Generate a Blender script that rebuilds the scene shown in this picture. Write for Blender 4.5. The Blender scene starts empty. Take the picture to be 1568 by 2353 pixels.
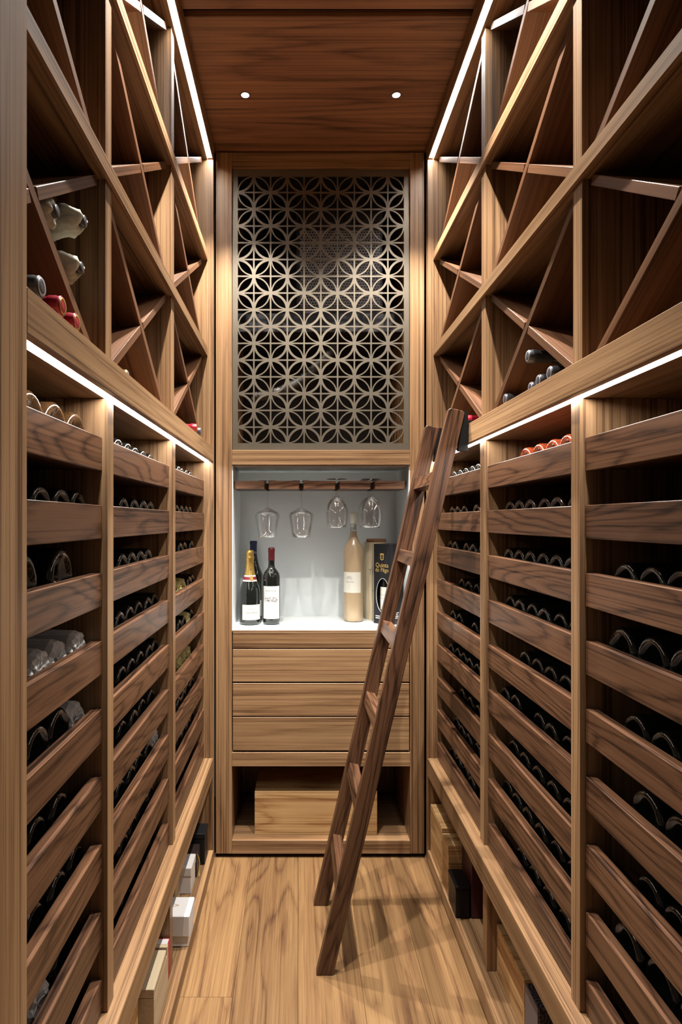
import bpy, bmesh, math, random
from mathutils import Vector, Matrix, noise as mnoise

random.seed(7)
S = bpy.context.scene
COL = S.collection
ZC = 1.325          # camera height
PI = math.pi

# ------------------------------------------------------------------ camera
F_PX, W_PX, H_PX = 1420.0, 1568.0, 2353.0
cam_d = bpy.data.cameras.new('camera')
cam_d.sensor_fit = 'VERTICAL'
cam_d.sensor_height = 36.0
cam_d.lens = 36.0 * F_PX / H_PX
cam_d.shift_x = (W_PX / 2 - 687.0) / H_PX
cam_d.shift_y = (1197.0 - H_PX / 2) / H_PX
cam_d.clip_start = 0.02
cam = bpy.data.objects.new('camera', cam_d)
cam.location = (0, 0, ZC)
cam.rotation_euler = (PI / 2, 0, 0)
COL.objects.link(cam)
S.camera = cam

# ------------------------------------------------------------------ world, exposure
w = bpy.data.worlds.new('world'); S.world = w; w.use_nodes = True
w.node_tree.nodes['Background'].inputs[0].default_value = (1.0, 0.93, 0.85, 1)
w.node_tree.nodes['Background'].inputs[1].default_value = 0.06
S.view_settings.view_transform = 'Standard'
S.view_settings.look = 'None'
S.view_settings.gamma = 1.0
S.view_settings.use_curve_mapping = False
S.view_settings.exposure = -0.12
LED_STRENGTH = 62.0
SPOT_POWER = 195.0

# ------------------------------------------------------------------ helpers
def link(o, parent=None):
    COL.objects.link(o)
    if parent is not None:
        o.parent = parent
    return o

def tag(o, label=None, cat=None, group=None, kind=None):
    if label: o['label'] = label
    if cat: o['category'] = cat
    if group: o['group'] = group
    if kind: o['kind'] = kind
    return o

def thing(name, label, cat, loc=(0, 0, 0), rotz=0.0, group=None):
    o = bpy.data.objects.new(name, None)
    o.empty_display_size = 0.05
    o.location = loc; o.rotation_euler = (0, 0, rotz)
    link(o); tag(o, label, cat, group)
    return o

def mesh_from(name, verts, faces, smooth=False):
    me = bpy.data.meshes.new(name)
    me.from_pydata([tuple(v) for v in verts], [], faces)
    if smooth:
        for p in me.polygons: p.use_smooth = True
    me.update()
    return me

def add(name, me, mat, parent=None, loc=(0, 0, 0), rot=(0, 0, 0)):
    o = bpy.data.objects.new(name, me)
    if mat is not None and not me.materials:
        me.materials.append(mat)
    o.location = loc; o.rotation_euler = rot
    link(o, parent)
    return o

_boxcache = {}
def box_mesh(dx, dy, dz, bevel, mat, name):
    key = (round(dx, 5), round(dy, 5), round(dz, 5), bevel, mat.name)
    if key in _boxcache: return _boxcache[key]
    bm = bmesh.new()
    bmesh.ops.create_cube(bm, size=1.0)
    bmesh.ops.scale(bm, vec=(dx, dy, dz), verts=bm.verts)
    if bevel > 0:
        bmesh.ops.bevel(bm, geom=list(bm.edges), offset=bevel, segments=1, affect='EDGES', profile=0.5)
    me = bpy.data.meshes.new(name)
    bm.to_mesh(me); bm.free()
    me.materials.append(mat)
    _boxcache[key] = me
    return me

def box(name, x0, x1, y0, y1, z0, z1, mat, parent=None, bevel=0.0, loc0=None):
    """axis aligned box given in world coordinates (relative to the parent's own origin)"""
    if x0 > x1: x0, x1 = x1, x0
    me = box_mesh(x1 - x0, y1 - y0, z1 - z0, bevel, mat, name)
    p = Vector((0, 0, 0))
    if parent is not None: p = Vector(parent.location) if loc0 is None else Vector(loc0)
    c = Vector(((x0 + x1) / 2, (y0 + y1) / 2, (z0 + z1) / 2)) - p
    return add(name, me, mat, parent, c)

def lathe(profile, seg=24, name='lathe', smooth=True, closed_ends=False):
    verts, faces = [], []
    rings = []
    for r, z in profile:
        if r < 1e-6:
            rings.append([len(verts)]); verts.append((0, 0, z))
        else:
            ring = []
            for k in range(seg):
                a = 2 * PI * k / seg
                ring.append(len(verts)); verts.append((r * math.cos(a), r * math.sin(a), z))
            rings.append(ring)
    for A, B in zip(rings[:-1], rings[1:]):
        if len(A) == 1 and len(B) == 1: continue
        for k in range(seg):
            k2 = (k + 1) % seg
            if len(A) == 1: faces.append((A[0], B[k2], B[k]))
            elif len(B) == 1: faces.append((A[k], A[k2], B[0]))
            else: faces.append((A[k], A[k2], B[k2], B[k]))
    return mesh_from(name, verts, faces, smooth)

def cyl_patch(r, a0, a1, z0, z1, n=14, off=0.0004, rfun=None, nz=1):
    """label patch wrapped on a bottle; angle 0 faces -Y"""
    verts, faces = [], []
    for j in range(nz + 1):
        z = z0 + (z1 - z0) * j / nz
        rr = (rfun(z) if rfun else r) + off
        for k in range(n + 1):
            a = a0 + (a1 - a0) * k / n
            verts.append((rr * math.sin(a), -rr * math.cos(a), z))
    for j in range(nz):
        for k in range(n):
            i = j * (n + 1) + k
            faces.append((i, i + 1, i + n + 2, i + n + 1))
    return mesh_from('patch', verts, faces, True)

_txt = {}
def text_geo(s, size):
    if (s, size) in _txt: return _txt[(s, size)]
    cu = bpy.data.curves.new('t', 'FONT'); cu.body = s; cu.size = size
    cu.align_x = 'CENTER'; cu.align_y = 'CENTER'; cu.resolution_u = 2
    o = bpy.data.objects.new('t', cu); COL.objects.link(o)
    dg = bpy.context.evaluated_depsgraph_get()
    me = bpy.data.meshes.new_from_object(o.evaluated_get(dg))
    v = [(q.co.x, q.co.y) for q in me.vertices]; f = [tuple(p.vertices) for p in me.polygons]
    bpy.data.objects.remove(o); bpy.data.curves.remove(cu); bpy.data.meshes.remove(me)
    _txt[(s, size)] = (v, f)
    return v, f

def text_cyl(name, s, size, r, ang, z, mat, parent, squeeze=1.0):
    v, f = text_geo(s, size)
    V = []
    for x, y in v:
        a = ang + x * squeeze / r
        V.append(((r + 0.0009) * math.sin(a), -(r + 0.0009) * math.cos(a), z + y))
    return add(name, mesh_from('text', V, f), mat, parent)

def text_flat(name, s, size, mat, parent, loc, rot=(PI / 2, 0, 0), sx=1.0, sy=1.0):
    v, f = text_geo(s, size)
    return add(name, mesh_from('text', [(x * sx, y * sy, 0) for x, y in v], f), mat, parent, loc, rot)

def tube_mesh(pts, rad, seg=10, radfun=None):
    verts, faces = [], []
    n = len(pts)
    for i, p in enumerate(pts):
        p = Vector(p)
        t = (Vector(pts[min(i + 1, n - 1)]) - Vector(pts[max(i - 1, 0)])).normalized()
        up = Vector((0, 1, 0)) if abs(t.y) < 0.9 else Vector((1, 0, 0))
        a = t.cross(up).normalized(); b = t.cross(a).normalized()
        r = radfun(i) if radfun else rad
        for k in range(seg):
            th = 2 * PI * k / seg
            verts.append(p + a * (r * math.cos(th)) + b * (r * math.sin(th)))
    for i in range(n - 1):
        for k in range(seg):
            k2 = (k + 1) % seg
            faces.append((i * seg + k, i * seg + k2, (i + 1) * seg + k2, (i + 1) * seg + k))
    faces.append(tuple(range(seg))); faces.append(tuple((n - 1) * seg + k for k in reversed(range(seg))))
    return mesh_from('tube', verts, faces, True)

def holed_sheet(outer, holes, thick, name):
    """flat sheet in XZ plane with holes (2D filled curve), thickness along Y, centred"""
    cu = bpy.data.curves.new(name, 'CURVE'); cu.dimensions = '2D'; cu.fill_mode = 'BOTH'
    cu.extrude = thick / 2
    for poly in [outer] + holes:
        sp = cu.splines.new('POLY'); sp.points.add(len(poly) - 1)
        for p, (x, y) in zip(sp.points, poly): p.co = (x, y, 0, 1)
        sp.use_cyclic_u = True
    o = bpy.data.objects.new(name, cu); COL.objects.link(o)
    dg = bpy.context.evaluated_depsgraph_get()
    me = bpy.data.meshes.new_from_object(o.evaluated_get(dg))
    bpy.data.objects.remove(o); bpy.data.curves.remove(cu)
    me.transform(Matrix.Rotation(PI / 2, 4, 'X'))
    for p in me.polygons: p.use_smooth = False
    return me

# ------------------------------------------------------------------ materials
def new_mat(name):
    m = bpy.data.materials.new(name); m.use_nodes = True
    nt = m.node_tree
    return m, nt, nt.nodes['Principled BSDF']

def N(nt, t, **kw):
    n = nt.nodes.new(t)
    for k, v in kw.items(): setattr(n, k, v)
    return n

def math_node(nt, op, a, b=None, c=None):
    n = N(nt, 'ShaderNodeMath', operation=op)
    for i, v in enumerate((a, b, c)):
        if v is None: continue
        if isinstance(v, (int, float)): n.inputs[i].default_value = v
        else: nt.links.new(v, n.inputs[i])
    return n.outputs[0]

def wood(name, axis, lo, mid, hi, rings=9.0, ring_amt=0.5, fibre=0.35, stretch=0.10, fig=7.0, rough=0.42,
         value_var=0.22, streak=0.35, bump=0.15, lines=230, line_amt=.26):
    m, nt, b = new_mat(name)
    tc = N(nt, 'ShaderNodeTexCoord'); oi = N(nt, 'ShaderNodeObjectInfo')
    rv = N(nt, 'ShaderNodeVectorMath', operation='SCALE')
    rv.inputs[0].default_value = (11.3, 17.9, 23.7)
    nt.links.new(oi.outputs['Random'], rv.inputs['Scale'])
    co = N(nt, 'ShaderNodeVectorMath', operation='ADD')
    nt.links.new(tc.outputs['Object'], co.inputs[0]); nt.links.new(rv.outputs[0], co.inputs[1])
    def scaled(al, ac):
        v = N(nt, 'ShaderNodeVectorMath', operation='MULTIPLY')
        v.inputs[1].default_value = [al if i == 'XYZ'.index(axis) else ac for i in range(3)]
        nt.links.new(co.outputs[0], v.inputs[0]); return v.outputs[0]
    def noise(vec, scale, detail=2.0, rough_=0.5, dist=0.0):
        n = N(nt, 'ShaderNodeTexNoise'); n.inputs['Scale'].default_value = scale
        n.inputs['Detail'].default_value = detail; n.inputs['Roughness'].default_value = rough_
        n.inputs['Distortion'].default_value = dist
        nt.links.new(vec, n.inputs['Vector']); return n.outputs['Fac']
    figv = noise(scaled(fig * stretch, fig), 1.0, 1.6, 0.45, 0.25)
    wob = noise(scaled(9, 90), 1.0, 3.0)
    ph = math_node(nt, 'MULTIPLY_ADD', wob, 0.05, figv)
    ringv = math_node(nt, 'FRACT', math_node(nt, 'MULTIPLY', ph, rings))
    rr = N(nt, 'ShaderNodeValToRGB')
    e = rr.color_ramp.elements
    e[0].position = 0.0; e[0].color = (0, 0, 0, 1)
    e[1].position = 0.22; e[1].color = (0.75, 0.75, 0.75, 1)
    q = e.new(0.7); q.color = (1, 1, 1, 1)
    q = e.new(0.93); q.color = (0.45, 0.45, 0.45, 1)
    q = e.new(1.0); q.color = (0, 0, 0, 1)
    nt.links.new(ringv, rr.inputs[0])
    fib = noise(scaled(3.5, 260), 1.0, 3.0, 0.65)
    strk = noise(scaled(0.8, 46), 1.0, 6.0, 0.74)
    big = noise(scaled(0.8, 5), 1.0, 1.0)
    tot = ring_amt + fibre + streak
    def centred(v, amt): return math_node(nt, 'MULTIPLY', math_node(nt, 'SUBTRACT', v, 0.5), amt)
    s = math_node(nt, 'ADD', centred(rr.outputs[0], ring_amt * 0.75), 0.5)
    s = math_node(nt, 'ADD', s, centred(fib, fibre * 1.5))
    s = math_node(nt, 'ADD', s, centred(strk, streak * 1.9))
    s = math_node(nt, 'ADD', s, centred(big, 0.4))
    ln = noise(scaled(0.55, lines), 1.0, 2.0, 0.55)
    lm = N(nt, 'ShaderNodeMapRange'); lm.interpolation_type = 'SMOOTHSTEP'
    lm.inputs['From Min'].default_value = 0.36; lm.inputs['From Max'].default_value = 0.50
    nt.links.new(ln, lm.inputs['Value'])
    s = math_node(nt, 'ADD', s, math_node(nt, 'MULTIPLY', math_node(nt, 'SUBTRACT', lm.outputs[0], 0.8), line_amt))
    cr = N(nt, 'ShaderNodeValToRGB')
    e = cr.color_ramp.elements
    e[0].position = 0.20; e[0].color = (*lo, 1)
    e[1].position = 0.78; e[1].color = (*hi, 1)
    q = e.new(0.48); q.color = (*mid, 1)
    nt.links.new(s, cr.inputs[0])
    hs = N(nt, 'ShaderNodeHueSaturation')
    nt.links.new(cr.outputs[0], hs.inputs['Color'])
    vv = math_node(nt, 'MULTIPLY_ADD', oi.outputs['Random'], value_var, 1.0 - value_var / 2)
    nt.links.new(vv, hs.inputs['Value'])
    nt.links.new(hs.outputs[0], b.inputs['Base Color'])
    b.inputs['Roughness'].default_value = rough
    b.inputs['Specular IOR Level'].default_value = 0.35
    bp = N(nt, 'ShaderNodeBump'); bp.inputs['Strength'].default_value = bump; bp.inputs['Distance'].default_value = 0.0006
    nt.links.new(fib, bp.inputs['Height']); nt.links.new(bp.outputs[0], b.inputs['Normal'])
    return m

def woods(name, **kw):
    return {a: wood(f'{name}_{a.lower()}', a, **kw) for a in 'XYZ'}

VEN = woods('walnut_veneer', lo=(0.080, 0.040, 0.0185), mid=(0.208, 0.115, 0.055), hi=(0.315, 0.191, 0.097), rings=7, ring_amt=.26,
            fibre=.3, streak=.60, stretch=.05, fig=9, value_var=.16)
SLAT = woods('walnut_solid', lo=(0.0165, 0.0070, 0.0038), mid=(0.064, 0.0280, 0.0142), hi=(0.124, 0.059, 0.0300), rings=15, ring_amt=.55,
             fibre=.4, streak=.3, stretch=.12, fig=8.0, value_var=.3, rough=.40)
FLOORM = woods('walnut_floor', lo=(0.080, 0.037, 0.019), mid=(0.188, 0.102, 0.045), hi=(0.280, 0.165, 0.073), rings=10, ring_amt=.36,
               fibre=.45, streak=.46, stretch=.13, fig=6.5, value_var=.30, lines=240, line_amt=.10, rough=.38)
CEIL = woods('walnut_ceiling', lo=(0.060, 0.025, 0.012), mid=(0.165, 0.074, 0.037), hi=(0.265, 0.128, 0.065), rings=9, ring_amt=.40,
             fibre=.25, streak=.45, stretch=.09, fig=6, value_var=.1, rough=.5)
XPAN = woods('walnut_panel_red', lo=(0.050, 0.021, 0.0095), mid=(0.102, 0.045, 0.021), hi=(0.158, 0.074, 0.036), rings=5, ring_amt=.16,
             fibre=.25, streak=.5, stretch=.05, fig=8, value_var=.14)
PINE = woods('pine_crate', lo=(0.23, 0.105, 0.036), mid=(0.45, 0.262, 0.108), hi=(0.58, 0.38, 0.18), rings=9, ring_amt=.42, fibre=.3,
             streak=.35, stretch=.12, fig=7, value_var=.12, rough=.6)
PALE = woods('pale_wood', lo=(0.36, 0.28, 0.17), mid=(0.50, 0.405, 0.265), hi=(0.59, 0.49, 0.34), rings=6, ring_amt=.12, fibre=.3, streak=.35,
             stretch=.05, fig=8, value_var=.05, rough=.6)

def plain(name, col, rough=0.5, metal=0.0, spec=0.5, noise_amt=0.06, scale=40.0, trans=0.0, coat=0.0):
    m, nt, b = new_mat(name)
    tc = N(nt, 'ShaderNodeTexCoord'); n = N(nt, 'ShaderNodeTexNoise')
    n.inputs['Scale'].default_value = scale; n.inputs['Detail'].default_value = 3
    nt.links.new(tc.outputs['Object'], n.inputs['Vector'])
    cr = N(nt, 'ShaderNodeValToRGB')
    cr.color_ramp.elements[0].color = (*[c * (1 - noise_amt) for c in col], 1)
    cr.color_ramp.elements[1].color = (*[min(1, c * (1 + noise_amt)) for c in col], 1)
    nt.links.new(n.outputs['Fac'], cr.inputs[0]); nt.links.new(cr.outputs[0], b.inputs['Base Color'])
    b.inputs['Roughness'].default_value = rough; b.inputs['Metallic'].default_value = metal
    b.inputs['Specular IOR Level'].default_value = spec
    b.inputs['Transmission Weight'].default_value = trans
    b.inputs['Coat Weight'].default_value = coat
    return m

def emit(name, col, strength):
    m, nt, b = new_mat(name)
    b.inputs['Base Color'].default_value = (*col, 1)
    b.inputs['Emission Color'].default_value = (*col, 1)
    b.inputs['Emission Strength'].default_value = strength
    return m

def thin_glass(name, tint=(1, 1, 1), rough=0.02, base=0.06, fres=.42):
    m = bpy.data.materials.new(name); m.use_nodes = True; nt = m.node_tree
    nt.nodes.remove(nt.nodes['Principled BSDF'])
    out = nt.nodes['Material Output']
    tr = N(nt, 'ShaderNodeBsdfTransparent'); tr.inputs[0].default_value = (*tint, 1)
    gl = N(nt, 'ShaderNodeBsdfGlossy'); gl.inputs['Roughness'].default_value = rough
    lw = N(nt, 'ShaderNodeLayerWeight'); lw.inputs['Blend'].default_value = 0.22
    f = math_node(nt, 'MULTIPLY_ADD', lw.outputs['Fresnel'], fres, base)
    mx = N(nt, 'ShaderNodeMixShader')
    nt.links.new(f, mx.inputs[0]); nt.links.new(tr.outputs[0], mx.inputs[1]); nt.links.new(gl.outputs[0], mx.inputs[2])
    nt.links.new(mx.outputs[0], out.inputs['Surface'])
    return m

M = {}
M['led'] = emit('led_diffuser', (1.0, 0.97, 0.93), LED_STRENGTH)
M['spot'] = emit('downlight_lens', (1.0, 0.94, 0.86), 14.0)
M['black'] = plain('matt_black', (.005, .005, .006), .6, spec=.15)
M['plaster'] = plain('dark_plaster', (.10, .085, .07), .8)
M['cavity'] = plain('dark_cavity', (.012, .012, .014), .55)
M['bronze'] = plain('bronze_metal', (.150, .128, .098), .40, metal=.6, noise_amt=.12, scale=14)
M['white_lacq'] = plain('white_back_painted_glass', (.71, .76, .775), .30, noise_amt=.01, spec=.5)
M['dglass'] = plain('dark_green_bottle_glass', (.007, .009, .008), .07, spec=.55, noise_amt=.3, scale=8, coat=.3)
M['bglass'] = plain('brown_black_bottle_glass', (.013, .008, .006), .08, spec=.55, noise_amt=.3, scale=8, coat=.3)
M['redamber'] = plain('red_amber_bottle_glass', (.42, .075, .025), .06, spec=.6, trans=.45, noise_amt=.1)
M['amber'] = plain('amber_bottle_glass', (.085, .042, .016), .06, spec=.6, trans=.35, noise_amt=.1)
M['rose'] = plain('rose_wine', (.43, .315, .195), .12, spec=.5, trans=.1, noise_amt=.05)
M['tissue'] = plain('white_tissue_paper', (0.468, 0.460, 0.445), .85, spec=.12, noise_amt=.22, scale=55)
M['tissue_y'] = plain('yellow_tissue_paper', (0.484, 0.429, 0.187), .85, spec=.12, noise_amt=.35, scale=55)
M['tissue_d'] = plain('greenish_tissue_paper', (0.562, 0.562, 0.468), .85, spec=.12, noise_amt=.25, scale=55)
M['greycap'] = plain('charcoal_capsule', (.035, .037, .042), .35, spec=.6)
M['redcap'] = plain('crimson_capsule', (.30, .012, .028), .3, metal=.2, spec=.6)
M['goldcap'] = plain('gold_foil', (.66, .43, .12), .28, metal=.85, noise_amt=.15, scale=120)
M['bluecap'] = plain('navy_capsule', (.008, .014, .055), .4)
M['redcap2'] = plain('dark_red_capsule', (.10, .008, .013), .4)
M['label'] = plain('white_paper_label', (0.624, 0.624, 0.616), .7, noise_amt=.02)
M['cream'] = plain('cream_paper_label', (0.624, 0.601, 0.530), .7, noise_amt=.02)
M['greylabel'] = plain('grey_paper_label', (.42, .46, .46), .7, noise_amt=.12, scale=120)
M['ink'] = plain('black_ink', (.03, .03, .035), .7)
M['greyink'] = plain('grey_ink', (.22, .22, .23), .7)
M['goldink'] = plain('gold_print', (.62, .42, .13), .4, metal=.4)
M['redband'] = plain('red_band_print', (.17, .012, .02), .5)
M['carton'] = plain('black_carton', (.010, .010, .012), .5, spec=.25)
M['cartongrey'] = plain('pale_carton_edge', (.62, .62, .60), .7)
M['whitebox'] = plain('white_carton', (0.624, 0.616, 0.616), .55, noise_amt=.015)
M['redbox'] = plain('red_carton', (.36, .02, .035), .5)
M['darkbox'] = plain('dark_brown_carton', (.022, .015, .013), .4)
M['maroonbox'] = plain('maroon_carton', (.045, .006, .009), .4)
M['bluebox'] = plain('black_leatherette', (.006, .006, .008), .4, spec=.25, noise_amt=.5, scale=200)
M['purplegrey'] = plain('purple_grey_card', (.115, .095, .105), .6)
M['cork'] = plain('cork_brown', (.27, .13, .06), .7, noise_amt=.3, scale=200)
M['stopper'] = plain('pale_stopper', (.62, .63, .55), .5)
M['unit'] = plain('dark_steel_housing', (.055, .055, .062), .38, metal=.6)
M['hose'] = plain('ribbed_black_hose', (.05, .047, .044), .5)
M['silver'] = plain('silver_badge', (.5, .5, .6), .3, metal=.7)
M['ribbon'] = plain('yellow_ribbon', (.65, .5, .08), .5)
M['glass'] = thin_glass('clear_glass')
M['glassfoot'] = thin_glass('grey_glass_foot', (.75, .76, .77), .03, .06, .9)  # grey tint paints in the dark ceiling reflected by the feet

def perforated(name):
    m, nt, b = new_mat(name)
    tc = N(nt, 'ShaderNodeTexCoord')
    mp = N(nt, 'ShaderNodeVectorMath', operation='MULTIPLY'); mp.inputs[1].default_value = (86, 0.001, 86)
    nt.links.new(tc.outputs['Object'], mp.inputs[0])
    sp = N(nt, 'ShaderNodeSeparateXYZ'); nt.links.new(mp.outputs[0], sp.inputs[0])
    row = math_node(nt, 'FLOOR', sp.outputs['Z'])
    sh = math_node(nt, 'MULTIPLY', math_node(nt, 'MODULO', math_node(nt, 'ABSOLUTE', row), 2.0), 0.5)
    u = math_node(nt, 'SUBTRACT', math_node(nt, 'FRACT', math_node(nt, 'ADD', sp.outputs['X'], sh)), 0.5)
    v = math_node(nt, 'SUBTRACT', math_node(nt, 'FRACT', sp.outputs['Z']), 0.5)
    d = math_node(nt, 'SQRT', math_node(nt, 'ADD', math_node(nt, 'MULTIPLY', u, u), math_node(nt, 'MULTIPLY', v, v)))
    hole = math_node(nt, 'LESS_THAN', d, 0.33)
    mx = N(nt, 'ShaderNodeMix', data_type='RGBA')
    mx.inputs[6].default_value = (.30, .30, .32, 1); mx.inputs[7].default_value = (.004, .004, .005, 1)
    nt.links.new(hole, mx.inputs[0]); nt.links.new(mx.outputs[2], b.inputs['Base Color'])
    b.inputs['Metallic'].default_value = .1; b.inputs['Roughness'].default_value = .35
    return m
M['perf'] = perforated('perforated_steel')

def rose_pattern(name):
    m, nt, b = new_mat(name)
    tc = N(nt, 'ShaderNodeTexCoord')
    vo = N(nt, 'ShaderNodeTexVoronoi'); vo.inputs['Scale'].default_value = 26
    nt.links.new(tc.outputs['Object'], vo.inputs['Vector'])
    fr = math_node(nt, 'FRACT', math_node(nt, 'MULTIPLY', vo.outputs['Distance'], 5.0))
    cr = N(nt, 'ShaderNodeValToRGB')
    e = cr.color_ramp.elements
    e[0].position = .35; e[0].color = (.008, .007, .010, 1); e[1].position = .75; e[1].color = (.075, .065, .08, 1)
    nt.links.new(fr, cr.inputs[0]); nt.links.new(cr.outputs[0], b.inputs['Base Color'])
    b.inputs['Roughness'].default_value = .4
    return m
M['roses'] = rose_pattern('black_rose_print')

# ------------------------------------------------------------------ room shell
XL, XR = -0.330, 0.497
ZCEIL = 2.780
YB = 2.43

def struct(o): o['kind'] = 'structure'; return o

fl = struct(box('floor', -1.1, 1.3, -0.9, 3.05, -0.06, -0.016, M['black']))
PLX = [-0.345, -0.184, -0.002, 0.180, 0.360, 0.515]
for i in range(5):
    x0, x1 = PLX[i], PLX[i + 1]
    cuts = {0: [-0.85, 0.35, 1.72, 2.47], 1: [-0.85, 0.9, 2.47], 2: [-0.85, 0.2, 2.47], 3: [-0.85, 1.1, 2.47], 4: [-0.85, .6, 2.47]}[i]
    for j in range(len(cuts) - 1):
        box('floor_plank', x0 + .0004, x1 - .0004, cuts[j] + .0004, cuts[j + 1] - .0004, -0.0161, 0.0, FLOORM['Y'], fl, bevel=.0006)
ce = struct(box('ceiling', -1.1, 1.3, 0.0, 3.05, ZCEIL + .02, ZCEIL + .08, M['black']))
for (y0, y1) in ((0.05, .385), (.41, 1.060), (1.085, 1.758), (1.783, 2.445)):
    box('ceiling_panel', -0.342, 0.509, y0, y1, ZCEIL, ZCEIL + .0205, CEIL['X'], ce, bevel=.0015)
struct(box('wall_left', -0.86, -0.80, 0.30, 3.05, 0, ZCEIL + .02, M['plaster']))
struct(box('wall_right', 0.97, 1.03, 0.30, 3.05, 0, ZCEIL + .02, M['plaster']))
struct(box('wall_back', -0.80, 0.97, 2.97, 3.03, 0, ZCEIL + .02, M['plaster']))

# ------------------------------------------------------------------ side racks
BAYS = [(0.585, 1.150), (1.187, 1.745), (1.782, 2.385)]
DIVS = [(0.548, 0.585), (1.150, 1.187), (1.745, 1.782)]
Y0, Y1 = 0.45, 2.385
Z_LEDGE, Z_LEDGE_B = ZC - .915, ZC - .983
Z_RAIL_T, Z_RAIL_B = ZC + .285, ZC + .228
Z_SOFFIT = ZC + 1.395
SLAT_TOP0, SLAT_PITCH, SLAT_H = ZC + .155, .1258, .0625
BASE_Z = 0.053
U_BACK = 0.41

def side(s):
    if s == 'L': return lambda u: XL - u
    return lambda u: XR + u

ROOM = {'L': 'left', 'R': 'right'}
LOWER_LABEL = {'L': 'lower slatted walnut wine rack along the left wall, opposite the ladder',
               'R': 'lower slatted walnut wine rack along the right wall, behind the leaning ladder'}
UPPER_LABEL = {'L': 'upper walnut lattice rack with crossed panels on the left wall',
               'R': 'upper walnut lattice rack with crossed panels on the right wall, above the ladder'}

def lower_rack(s):
    X = side(s)
    t = thing('slatted_wine_rack', LOWER_LABEL[s], 'wine rack', (X(0.2), 1.4, 0))
    def B(name, u0, u1, y0, y1, z0, z1, mat, bevel=.0008):
        return box(name, X(u0), X(u1), y0, y1, z0, z1, mat, t, bevel)
    B('back_panel', U_BACK, U_BACK + .018, Y0, 2.41, 0.02, Z_RAIL_B - .0002, SLAT['Z'], 0)  # dark slat wood puts the rack's interior shade into the colour
    B('end_panel', 0.0, U_BACK, 2.3852, 2.41, 0.0085, Z_RAIL_B, VEN['Z'])
    B('end_panel', 0.0, U_BACK, 0.40, 0.45, 0.0085, Z_RAIL_B, VEN['Z'])
    for (a, b_) in DIVS:
        B('divider', 0.026, U_BACK - .0005, a, b_, Z_LEDGE + .0005, Z_RAIL_B, VEN['Z'])
        B('divider', 0.034, U_BACK - .0005, a, b_, BASE_Z + .0005, Z_LEDGE_B + .029, VEN['Z'])
    for bi, (a, b_) in enumerate(BAYS):
        for r in range(9):
            zt = SLAT_TOP0 - SLAT_PITCH * r
            B('slat', 0.036, 0.056, a + .0015, b_ - .0015, zt - SLAT_H, zt, SLAT['Y'], .0012)
            B('bottle_shelf', 0.0565, U_BACK - .0005, a + .0005, b_ - .0005, zt - .060, zt - .048, SLAT['Y'], 0)  # shelves in dark slat wood too, painting the bays' shade
    # ledge and open base
    yn = 0.7502
    B('ledge', 0.0, 0.060, yn, Y1 - .0005, Z_LEDGE_B, Z_LEDGE, VEN['Y'], .0012)
    B('ledge_board', 0.0605, U_BACK - .0005, Y0 + .001, Y1 - .0005, Z_LEDGE_B + .03, Z_LEDGE - .0305, VEN['Y'], 0)
    B('base_board', 0.0225, U_BACK - .0005, Y0 + .001, Y1 - .0005, BASE_Z - .022, BASE_Z, VEN['Y'], 0)
    B('kick_board', 0.0, 0.022, yn, Y1 - .0005, 0.0085, BASE_Z + .002, VEN['Y'], .0012)
    B('plinth', 0.03, 0.05, Y0, Y1, 0.0, BASE_Z - .0225, M['black'], 0)
    return t

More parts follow.
